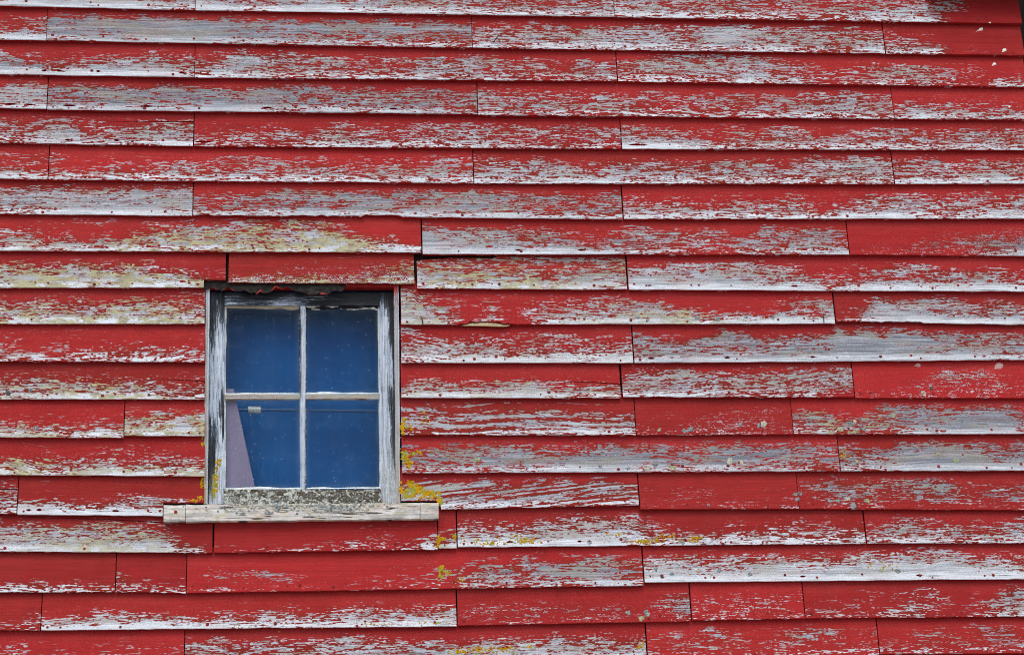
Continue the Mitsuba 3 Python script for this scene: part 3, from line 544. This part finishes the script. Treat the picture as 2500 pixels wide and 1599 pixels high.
def dome(x, y, z, r, h, sides=7):
    a = np.linspace(0, 2 * math.pi, sides, endpoint=False) + rng.uniform(0, 1)
    ring0 = np.stack([x + r * np.cos(a), np.full(sides, y + 0.001), z + r * np.sin(a)], 1)
    ring1 = np.stack([x + 0.75 * r * np.cos(a), np.full(sides, y - h * 0.75), z + 0.75 * r * np.sin(a)], 1)
    v = np.vstack([ring0, ring1, [[x, y - h, z]]])
    f = []
    for k in range(sides):
        m = (k + 1) % sides
        f += [(k, m, sides + m), (k, sides + m, sides + k), (sides + k, sides + m, 2 * sides)]
    return trimesh.Trimesh(v, f, process=False)


labels['barn'] = {'label': 'weathered barn wall of overlapping red clapboards with peeling paint, around a four-pane window', 'category': 'barn'}
board_keys = {}
for i, b in enumerate(BOARDS):
    key = 'barn__' + numbered('siding_board')
    board_keys[i] = key
    off = b[0] < 0 or b[0] > 18
    mesh, uv = board_mesh(i, 0.15 if off else 0.03)
    put(key, mesh, 'siding_paint', uv=uv)
    if off:
        continue
    nails, x = [], max(b[1], -2.4) + 0.025
    o = b[12]
    while x < b[2] - 0.01:
        for dx in ((0.0, rng.uniform(0.03, 0.06)) if rng.random() < 0.40 else (0.0,)):
            xx = x + dx
            if rng.random() < 0.25:
                continue
            if xx > b[2] - 0.008 or ('notch' in o and o['notch'][0] - 0.01 < xx < o['notch'][1] + 0.01):
                continue
            z = float(base_line(b, xx)) + rng.uniform(0.010, 0.030)
            if any(p - 0.01 < xx < q + 0.01 for p, q, h in o.get('chips', [])):
                continue
            nails.append(dome(xx, front_y(i, xx, z), z, rng.choice((0.0045, 0.0055, 0.0065, 0.008)), 0.0032))
        x += rng.uniform(0.13, 0.30)
    if nails:
        put(key + '__nail_heads', trimesh.util.concatenate(nails), 'nail_paint', kind='stuff')


def tube(points, r, sides=7):
    p = np.asarray(points, float)
    v, f = [], []
    for k, q in enumerate(p):
        d = p[min(k + 1, len(p) - 1)] - p[max(k - 1, 0)]
        d /= np.linalg.norm(d)
        a = np.cross(d, [0.3, 0.9, 0.1]); a /= np.linalg.norm(a)
        c = np.cross(d, a)
        for s in range(sides):
            t = 2 * math.pi * s / sides
            v.append(q + r * (math.cos(t) * a + math.sin(t) * c))
    for k in range(len(p) - 1):
        for s in range(sides):
            m = (s + 1) % sides
            f += [(k * sides + s, k * sides + m, (k + 1) * sides + m), (k * sides + s, (k + 1) * sides + m, (k + 1) * sides + s)]
    n = len(v)
    v += [p[0], p[-1]]
    for s in range(sides):
        m = (s + 1) % sides
        f += [(n, m, s), (n + 1, (len(p) - 1) * sides + s, (len(p) - 1) * sides + m)]
    return trimesh.Trimesh(np.array(v), f, process=False)


for x, z, dx, dz in BENT_NAILS:
    i = board_at(x, z - abs(dz))
    y = front_y(i, x, z)
    pts = [(x - dx * .2, y + 0.006, z), (x - dx * 0.1, y - 0.012, z + 0.002), (x + dx * 0.4, y - 0.020, z - dz * 0.35), (x + dx, y - 0.022, z - dz)] if dx > 0.008 else \
          [(x, y + 0.006, z), (x, y - 0.006, z + 0.001), (x + dx * .5, y - 0.008, z + dz * 0.5), (x + dx, y - 0.006, z + dz)]
    put(numbered(board_keys[i] + '__bent_nail'), tube(pts, 0.0022), 'rusty_iron')

# splinter of raw wood bent away from a broken lower edge
for i, b in enumerate(BOARDS):
    if 'splinter' in b[12]:
        p, q = b[12]['splinter']
        xs = np.linspace(p, q, 14)
        up, lo = [], []
        for k, x in enumerate(xs):
            e = math.sin(math.pi * k / 13) ** 0.6
            zz = float(base_line(b, x)) + 0.016 * math.sin(math.pi * (k / 13) ** 0.8) - 0.003
            up.append((x, zz + 0.001)); lo.append((x, zz - 0.019 * e))
        v, f = [], []
        for (xa, za), (xb, zb) in zip(up, lo):
            v += [(xa, -0.019, za), (xb, -0.029, zb), (xb, -0.024, zb - 0.001), (xa, -0.012, za)]
        for k in range(len(xs) - 1):
            for s in range(4):
                m = (s + 1) % 4
                f += [(4 * k + s, 4 * k + m, 4 * k + 4 + m), (4 * k + s, 4 * k + 4 + m, 4 * k + 4 + s)]
        f += [(0, 1, 2), (0, 2, 3), (len(v) - 4, len(v) - 3, len(v) - 2), (len(v) - 4, len(v) - 2, len(v) - 1)]
        put(board_keys[i] + '__splinter', trimesh.Trimesh(np.array(v), f, process=False), 'raw_wood', label='bare cream splinter split off the lower edge')


def box(x0, x1, y0, y1, z0, z1):
    m = trimesh.creation.box(extents=(x1 - x0, y1 - y0, z1 - z0))
    m.apply_translation(((x0 + x1) / 2, (y0 + y1) / 2, (z0 + z1) / 2))
    return m


# ---------------------------------------------------------------- what lies behind the boards
OX0, OX1, OZ0, OZ1 = -1.324, -0.486, 2.895, 3.876
sheath = trimesh.util.concatenate([box(-3.7, OX0, 0.007, 0.03, 0.3, 5.6), box(OX1, 2.38, 0.007, 0.03, 0.3, 5.6),
                                   box(OX0, OX1, 0.007, 0.03, 0.3, OZ0), box(OX0, OX1, 0.007, 0.03, OZ1, 5.6)])
put('barn__sheathing', sheath, 'dark_wood')
put('barn__inner_wall', trimesh.util.concatenate([box(-2.4, -2.35, 0.03, 1.2, 2.2, 4.8), box(0.5, 0.55, 0.03, 1.2, 2.2, 4.8),
    box(-2.35, 0.5, 0.03, 1.2, 2.2, 2.25), box(-2.35, 0.5, 0.03, 1.2, 4.75, 4.8), box(-2.4, 0.55, 1.2, 1.25, 2.2, 4.8)]), 'dark_wood')
put('barn__side_wall', box(2.36, 2.392, 0.03, 5.0, 0.3, 5.6), 'dark_wood')
put('barn__foundation', box(-3.72, 2.40, -0.01, 0.3, -0.2, 0.34), 'stone')
cx, cz = CORNICE[0][0], CORNICE[0][1] + 0.024
put('barn__cornice', trimesh.util.concatenate([box(cx, 2.62, -0.15, -0.0085, cz, cz + 0.035), box(cx + 0.01, 2.61, -0.135, -0.0085, cz + 0.035, cz + 0.26)]), 'dark_wood',
    label='dark eave at the top right corner of the wall')

# ---------------------------------------------------------------- window
W = 'barn__window__'
labels['barn__window'] = {'label': 'old four-pane window with flaking black and white sash'}


def slab(quad, yf, depth, pid, vertical=True, cham=0.0015, steps=14, rag=0.0):
    """A member with its front face on the quad (tl, tr, bl, br in metres), chamfered arrises; u runs along it, t across it."""
    tl, tr, bl, br = [np.array(p) for p in quad]
    soup = Soup()
    n = steps
    L = np.linalg.norm(tl - bl) if vertical else np.linalg.norm(tl - tr)
    seed = pid * 3.7
    prof = []
    for k in range(n + 1):
        s = k / n
        a, c = (tl + (bl - tl) * s, tr + (br - tr) * s) if vertical else (tl + (tr - tl) * s, bl + (br - bl) * s)
        d = (c - a) / max(np.linalg.norm(c - a), 1e-9)
        a = a + d * rag * wob(s * L, seed, 0.05)
        c = c + d * rag * wob(s * L, seed + 5, 0.04)
        yy = yf + rag * 0.8 * wob(s * L, seed + 8, 0.1)
        prof.append((s, [(a, yf + depth, 1.3), (a, yy + cham, 0.0), (a + d * cham, yy, 0.02), (c - d * cham, yy, 0.98), (c, yy + cham, 1.0), (c, yf + depth, 1.3)]))
    v0 = 2 * pid + 0.6
    for (s, A), (s2, Bp) in zip(prof[:-1], prof[1:]):
        for k in range(5):
            (p, y, t), (p2, y2, t2), (q, w, r), (q2, w2, r2) = A[k], A[k + 1], Bp[k], Bp[k + 1]
            if k == 0:
                t = t2 = r = r2 = 0.03
            if k == 4:
                t = t2 = r = r2 = 0.97
            soup.quad([(p[0], y, p[1]), (p2[0], y2, p2[1]), (q2[0], w2, q2[1]), (q[0], w, q[1])],
                      [(s, v0 + t), (s, v0 + t2), (s2, v0 + r2), (s2, v0 + r)])
    for s, A in (prof[0], prof[-1]):
        for k in range(1, 5):
            soup.quad([(A[0][0][0], A[0][1], A[0][0][1]), (A[k][0][0], A[k][1], A[k][0][1]), (A[k + 1][0][0], A[k + 1][1], A[k + 1][0][1])], [(s, v0 + 0.5)] * 3)
    return soup.arrays()


def member(key, name, mat, yf, depth, vertical, pid=None, rag=0.0, steps=14, label=None):
    mesh, uv = slab(WIN[name][0], yf, depth, piece_id[pid or name], vertical, steps=steps, rag=rag)
    put(W + numbered(key), mesh, mat, uv=uv, label=label)


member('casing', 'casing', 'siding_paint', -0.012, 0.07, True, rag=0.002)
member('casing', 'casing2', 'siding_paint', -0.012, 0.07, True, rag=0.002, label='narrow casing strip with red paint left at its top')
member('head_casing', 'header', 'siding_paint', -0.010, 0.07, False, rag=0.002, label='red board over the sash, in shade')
member('stile', 'stileL', 'sash_paint', 0.035, 0.035, True, rag=0.0015)
member('stile', 'stileR', 'sash_paint', 0.035, 0.035, True, rag=0.0015)
member('top_rail', 'railT', 'sash_paint', 0.0352, 0.034, False, rag=0.001, label='top rail with mostly black paint')
member('bottom_rail', 'railB', 'old_rail', 0.0352, 0.034, False, rag=0.003, steps=60, label='grey weathered bottom rail crusted with lichen')
member('muntin', 'munV', 'sash_paint', 0.0362, 0.03, True, rag=0.0025, steps=50)
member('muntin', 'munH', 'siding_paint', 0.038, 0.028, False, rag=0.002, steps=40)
member('sill', 'sill', 'sill_wood', -0.055, 0.09, False, rag=0.0045, steps=70, label='thick cream-white sill crusted with grey lichen')
member('sill_end', 'sillL', 'sill_wood', -0.0545, 0.07, False, pid='sill', rag=0.004, steps=12, label='left end of the sill with a red nail head')
member('sill_end', 'sillR', 'sill_wood', -0.0545, 0.07, False, pid='sill', rag=0.004, steps=12)
sl = np.array(WIN['sillL'][0])
nx, nz = sl[:, 0].mean() + 0.005, sl[:, 1].mean() + 0.006
put(W + 'sill_nail', dome(nx, -0.0545, nz, 0.009, 0.004, 5), 'nail_paint', label='dark red nail head on the sill')

# panes with putty round them
sL, sR, mV = [np.array(WIN[k][0]) for k in ('stileL', 'stileR', 'munV')]
rT, rB, mH = [np.array(WIN[k][0]) for k in ('railT', 'railB', 'munH')]


def lerp_x(q, side, z):
    t = (q[0, 1] - z) / (q[0, 1] - q[2, 1])
    return q[side, 0] + (q[side + 2, 0] - q[side, 0]) * t


zs_top, zs_mid_hi, zs_mid_lo, zs_bot = rT[2, 1], mH[0, 1], mH[2, 1], rB[0, 1]
flecks = []
for r, (zt, zb) in enumerate(((zs_top, zs_mid_hi), (zs_mid_lo, zs_bot))):
    for c, (ql, qr) in enumerate(((sL, mV), (mV, sR))):
        xl0, xl1 = lerp_x(ql, 1, zt), lerp_x(ql, 1, zb)
        xr0, xr1 = lerp_x(qr, 0, zt), lerp_x(qr, 0, zb)
        e = 0.004
        v = [(xl0 - e, 0.0500, zt + e), (xr0 + e, 0.0500, zt + e), (xr1 + e, 0.0505, zb - e), (xl1 - e, 0.0503, zb - e)]
        put(W + numbered('pane'), (np.array(v), np.array([(0, 2, 1), (0, 3, 2)])), 'glass', uv=np.array([(0, 1), (1, 1), (1, 0), (0, 0)], float))
        # putty: a bevel from the sash face back to the glass
        wt = 0.016 if r == 0 else 0.006
        for side, (p, q, w, inward) in enumerate((((xl0, zt), (xr0, zt), wt, (0, -1)), ((xl1, zb), (xr1, zb), 0.009, (0, 1)), ((xl0, zt), (xl1, zb), 0.0095, (1, 0)), ((xr0, zt), (xr1, zb), 0.0065, (-1, 0)))):
            n = 24
            soup = Soup()
            prev = None
            for k in range(n + 1):
                s = k / n
                x, z = p[0] + (q[0] - p[0]) * s, p[1] + (q[1] - p[1]) * s
                ww = w * (0.55 if (side == 3 and c == 0) or (side == 2 and c == 1) else 1) * (0.75 + 0.7 * wob(s * 0.4, r * 7 + c * 3 + side, 0.05))
                if side == 1:
                    ww += 0.006 * max(0, 1 - abs(s - (0.45 if c == 0 else 0.22)) / 0.28) * (1 if (r, c) in ((1, 0), (0, 1)) else 0.3)
                cur = [(x, 0.040, z), (x + inward[0] * ww, 0.0495, z + inward[1] * ww), (x + inward[0] * ww * 0.8, 0.0515, z + inward[1] * ww * 0.8)]
                if prev:
                    for a in (0, 1):
                        soup.quad([prev[a], prev[a + 1], cur[a + 1], cur[a]], [(0, 0)] * 4)
                prev = cur
            mat = 'black_putty' if (r, c, side) in ((0, 1, 0), (0, 0, 3), (0, 1, 2), (1, 1, 2)) else 'brown_putty' if side == 0 else 'old_putty'
            mesh, uv = soup.arrays()
            put(W + numbered('glazing_putty'), mesh, mat)
        for k in range(26):
            s, t = rng.random(), rng.random()
            x = xl0 + 0.02 + (xr0 - xl0 - 0.04) * s
            z = zt - 0.02 + (zb - zt + 0.04) * t
            flecks.append(dome(x, 0.0490, z, rng.uniform(0.0006, 0.0018), 0.0006, 5))
put(W + 'dirt_specks', trimesh.util.concatenate(flecks), 'white_fleck_paint', kind='stuff')

# torn felt strip hanging over the head of the window
fx, fz = np.array(FLAP)[:, 0], np.array(FLAP)[:, 1]
xs = np.linspace(fx[0], fx[-1], 260)
bz = np.interp(xs, fx, fz)
topz = max(fz) + 0.016
soup = Soup()
levels = np.array([0, 0.3, 0.6, 0.8, 0.9, 1.0])
grid = []
for k, x in enumerate(xs):
    col = []
    for l in levels:
        z = topz + (bz[k] - topz) * l
        curl = -0.0125 - 0.012 * ((topz - z) / 0.045) ** 1.5 - 0.006 * wob(x, 3, 0.05) * l
        col.append(((x, curl, z), (x * 1.0, z - bz[k])))
    grid.append(col)
for A, Bc in zip(grid[:-1], grid[1:]):
    for k in range(len(levels) - 1):
        qs = [A[k], A[k + 1], Bc[k + 1], Bc[k]]
        soup.quad([q[0] for q in qs], [q[1] for q in qs])
        soup.quad([(q[0][0], q[0][1] + 0.0018, q[0][2]) for q in qs], [q[1] for q in qs])
    qs = [A[-1], Bc[-1]]
    soup.quad([qs[0][0], (qs[0][0][0], qs[0][0][1] + 0.0018, qs[0][0][2]), (qs[1][0][0], qs[1][0][1] + 0.0018, qs[1][0][2]), qs[1][0]], [(0, 0)] * 4)
mesh, uv = soup.arrays()
put(W + 'felt_strip', mesh, 'felt', uv=uv, label='torn black felt with red paint along its ragged edge')

# ---------------------------------------------------------------- things behind the glass
q = WIN['sheet'][0]  # sheet added behind the panes to give them their blue
n = 40
gx = np.linspace(q[0][0], q[1][0], n)
gz = np.linspace(q[2][1], q[0][1], 30)
v, f = [], []
for side in (0, 1):
    for z in gz:
        for x in gx:
            v.append((x, 0.20 + 0.003 * side + 0.006 * wob(x, 1, 0.15), z))
for j in range(29):
    for i in range(n - 1):
        a = j * n + i
        f += [(a, a + 1, a + n + 1), (a, a + n + 1, a + n)]
        a += n * 30
        f += [(a, a + n + 1, a + 1), (a, a + n, a + n + 1)]
put('added_blue_sheet', trimesh.Trimesh(np.array(v), f, process=False), 'added_blue_cloth', smooth=True, label='added deep blue sheet behind the window glass, giving the panes their blue', category='sheet')
q = WIN['plank'][0]
soup = Soup()
p = [(q[0][0], q[0][1]), (q[1][0], q[1][1]), (q[3][0], q[3][1]), (q[2][0], q[2][1])]
soup.quad([(x, 0.07, z) for x, z in p], [(0, 0)] * 4)
soup.quad([(x, 0.082, z) for x, z in p[::-1]], [(0, 0)] * 4)
for k in range(4):
    a, c = p[k], p[(k + 1) % 4]
    soup.quad([(a[0], 0.07, a[1]), (a[0], 0.082, a[1]), (c[0], 0.082, c[1]), (c[0], 0.07, c[1])], [(0, 0)] * 4)
put('leaning_panel', soup.arrays()[0], 'mauve_board', label='mauve grey panel with a slanting edge leaning behind the left panes', category='panel')
(pa, pb), (ca, cb) = WIN['pipe']
put('pipe__tube', tube([(pa[0], 0.12, pa[1]), (pb[0], 0.12, pb[1])], 0.007, 16), 'dull_metal', smooth=40)
put('pipe__coupling', tube([(ca[0], 0.12, ca[1]), (cb[0], 0.12, cb[1])], 0.0165, 16), 'bright_metal', smooth=40, label='bright wider sleeve near the left end')
labels['pipe'] = {'label': 'thin horizontal metal pipe behind the lower panes, with a bright sleeve', 'category': 'pipe'}

# ---------------------------------------------------------------- lichens and flecks
BALL = trimesh.creation.icosphere(subdivisions=1)
BALL0 = trimesh.creation.icosphere(subdivisions=0)


def blob(x, y, z, r, flat=0.4, ball=BALL):
    v = np.array(ball.vertices)
    v = v * (0.75 + 0.6 * meshkit.noise(v * 1.6 + rng.uniform(0, 90)))[:, None]
    m = trimesh.Trimesh(v * [r * rng.uniform(0.8, 1.35), r * flat, r * rng.uniform(0.75, 1.2)] + [x, y, z], ball.faces, process=False)
    return m


for label, kind, surf, clusters, size in LICHENS:
    parts = []
    for x, z, sx, sz, count in clusters:
        for k in range(int(count * 1.6)):
            px, pz = x + rng.gauss(0, sx * 0.55), z + rng.gauss(0, sz * 0.55)
            if surf == 'b':
                i = board_at(px, pz)
                y = front_y(i, px, max(pz, float(base_line(BOARDS[i], px)))) - 0.0005
            else:
                y = surf
            parts.append(blob(px, y, pz, size * rng.choice((0.0016, 0.0022, 0.003, 0.004, 0.0055))))
    put(numbered('yellow_lichen_patch'), trimesh.util.concatenate(parts), 'yellow_lichen', smooth=True, label=label, category='lichen', kind='stuff')

ORD = ('first second third fourth fifth sixth seventh eighth ninth tenth eleventh twelfth thirteenth fourteenth fifteenth sixteenth '
       'seventeenth eighteenth nineteenth').split()
HUE = ('pale grey', 'greenish grey', 'bluish grey', 'nearly black')
ROSETTES.sort(key=lambda r: (BOARDS[board_at(r[0], r[1])][0], r[0]))
seen = {}
for x, z, r, kind in ROSETTES:
    parts = []
    i = board_at(x, z)
    row = BOARDS[i][0]
    seen[row] = seen.get(row, 0) + 1
    for k in range(11):
        a, d = rng.uniform(0, 6.3), r * 0.7 * math.sqrt(rng.random())
        px, pz = x + d * math.cos(a), z + d * math.sin(a)
        parts.append(blob(px, front_y(i, px, pz) - 0.0008, pz, r * rng.uniform(0.22, 0.42), 0.35))
    put(numbered('lichen_rosette'), trimesh.util.concatenate(parts), f'lichen_{kind}', smooth=True,
        label=f'{HUE[kind]} lichen rosette, {ORD[seen[row] - 1]} from the left on the {ORD[row]} course from the top', category='lichen', group='small lichen rosettes scattered on the boards')

for name, mats in (('pale', 'lichen_0'), ('dark', 'lichen_2')):
    parts = []
    q, s = np.array(WIN['railB'][0]), np.array(WIN['sill'][0])
    for k in range(520):
        if rng.random() < 0.62:
            t = rng.random() ** 1.4
            x, z, y = q[0, 0] + (q[1, 0] - q[0, 0]) * t, q[2, 1] + (q[0, 1] - q[2, 1]) * rng.random() ** 1.5, 0.0345
        else:
            t = rng.gauss(0.5, 0.17)
            x, y = s[0, 0] + (s[1, 0] - s[0, 0]) * t, -0.0555
            z = np.interp(x, s[:2, 0], s[:2, 1]) - abs(rng.gauss(0, 0.016)) - 0.003
        parts.append(blob(x, y, z, rng.uniform(0.0015, 0.0045) * (1.0 if y > 0 else 1.35), 0.5, BALL0))
    put(numbered('grey_lichen_crust'), trimesh.util.concatenate(parts), mats, smooth=False,
        label=f'{name} grey lichen crust over the bottom rail and the middle of the sill', category='lichen', kind='stuff')

where = ['long white fleck on the unweathered red board at top right', 'round white fleck with a tail near the right end of the second course', 'white fleck near the right end of the third course of boards from the top',
         'tiny white fleck on the lower edge of the topmost board at the right', 'tiny white fleck near the right end of the fourth board from the top',
         'larger pinkish white splash near the far right end, level with the middle of the window', 'smaller pinkish white splash right of a board joint, level with the middle of the window']
for (x, z, a, c, ang, kind), lab in zip(FLECKS, where):
    i = board_at(x, z)
    co, si = math.cos(math.radians(ang)), math.sin(math.radians(ang))
    parts = []
    for d, rr in ((-0.42, 0.28), (-0.2, 0.45), (0.0, 0.8), (0.18, 1.0), (0.34, 0.8)):
        px, pz = x + d * a * co, z + d * a * si
        parts.append(blob(px, front_y(i, px, pz) - 0.0006, pz, c * 0.5 * rr * (1.15 if kind == 'white' else 1.3), 0.35))
    put(numbered('bird_dropping' if kind == 'pink' else 'white_fleck'), trimesh.util.concatenate(parts), f'{kind}_fleck_paint', smooth=True, label=lab, category='dropping' if kind == 'pink' else 'fleck')

# ---------------------------------------------------------------- ground and what stands beyond the corner
g = trimesh.creation.box(extents=(300, 300, 0.2))
g.apply_translation((0, 0, -0.1))
put('ground', g, 'gravel', label='unseen ground in front of the barn, made pale gravel for bounce light', kind='structure')
put('dark_backing_wall__boards', trimesh.util.concatenate([box(2.405 + 0.2 * k, 2.595 + 0.2 * k, 0.9, 0.93, 0, 7.2) for k in range(12)] + [box(2.405, 4.8, 0.93, 0.96, 0, 7.2)]), 'shade_black_boards')  # dark backing past the corner, its shade put into the colour
labels['dark_backing_wall'] = {'label': 'wall set back right of the red boards, shade put into its near-black colour', 'category': 'wall'}
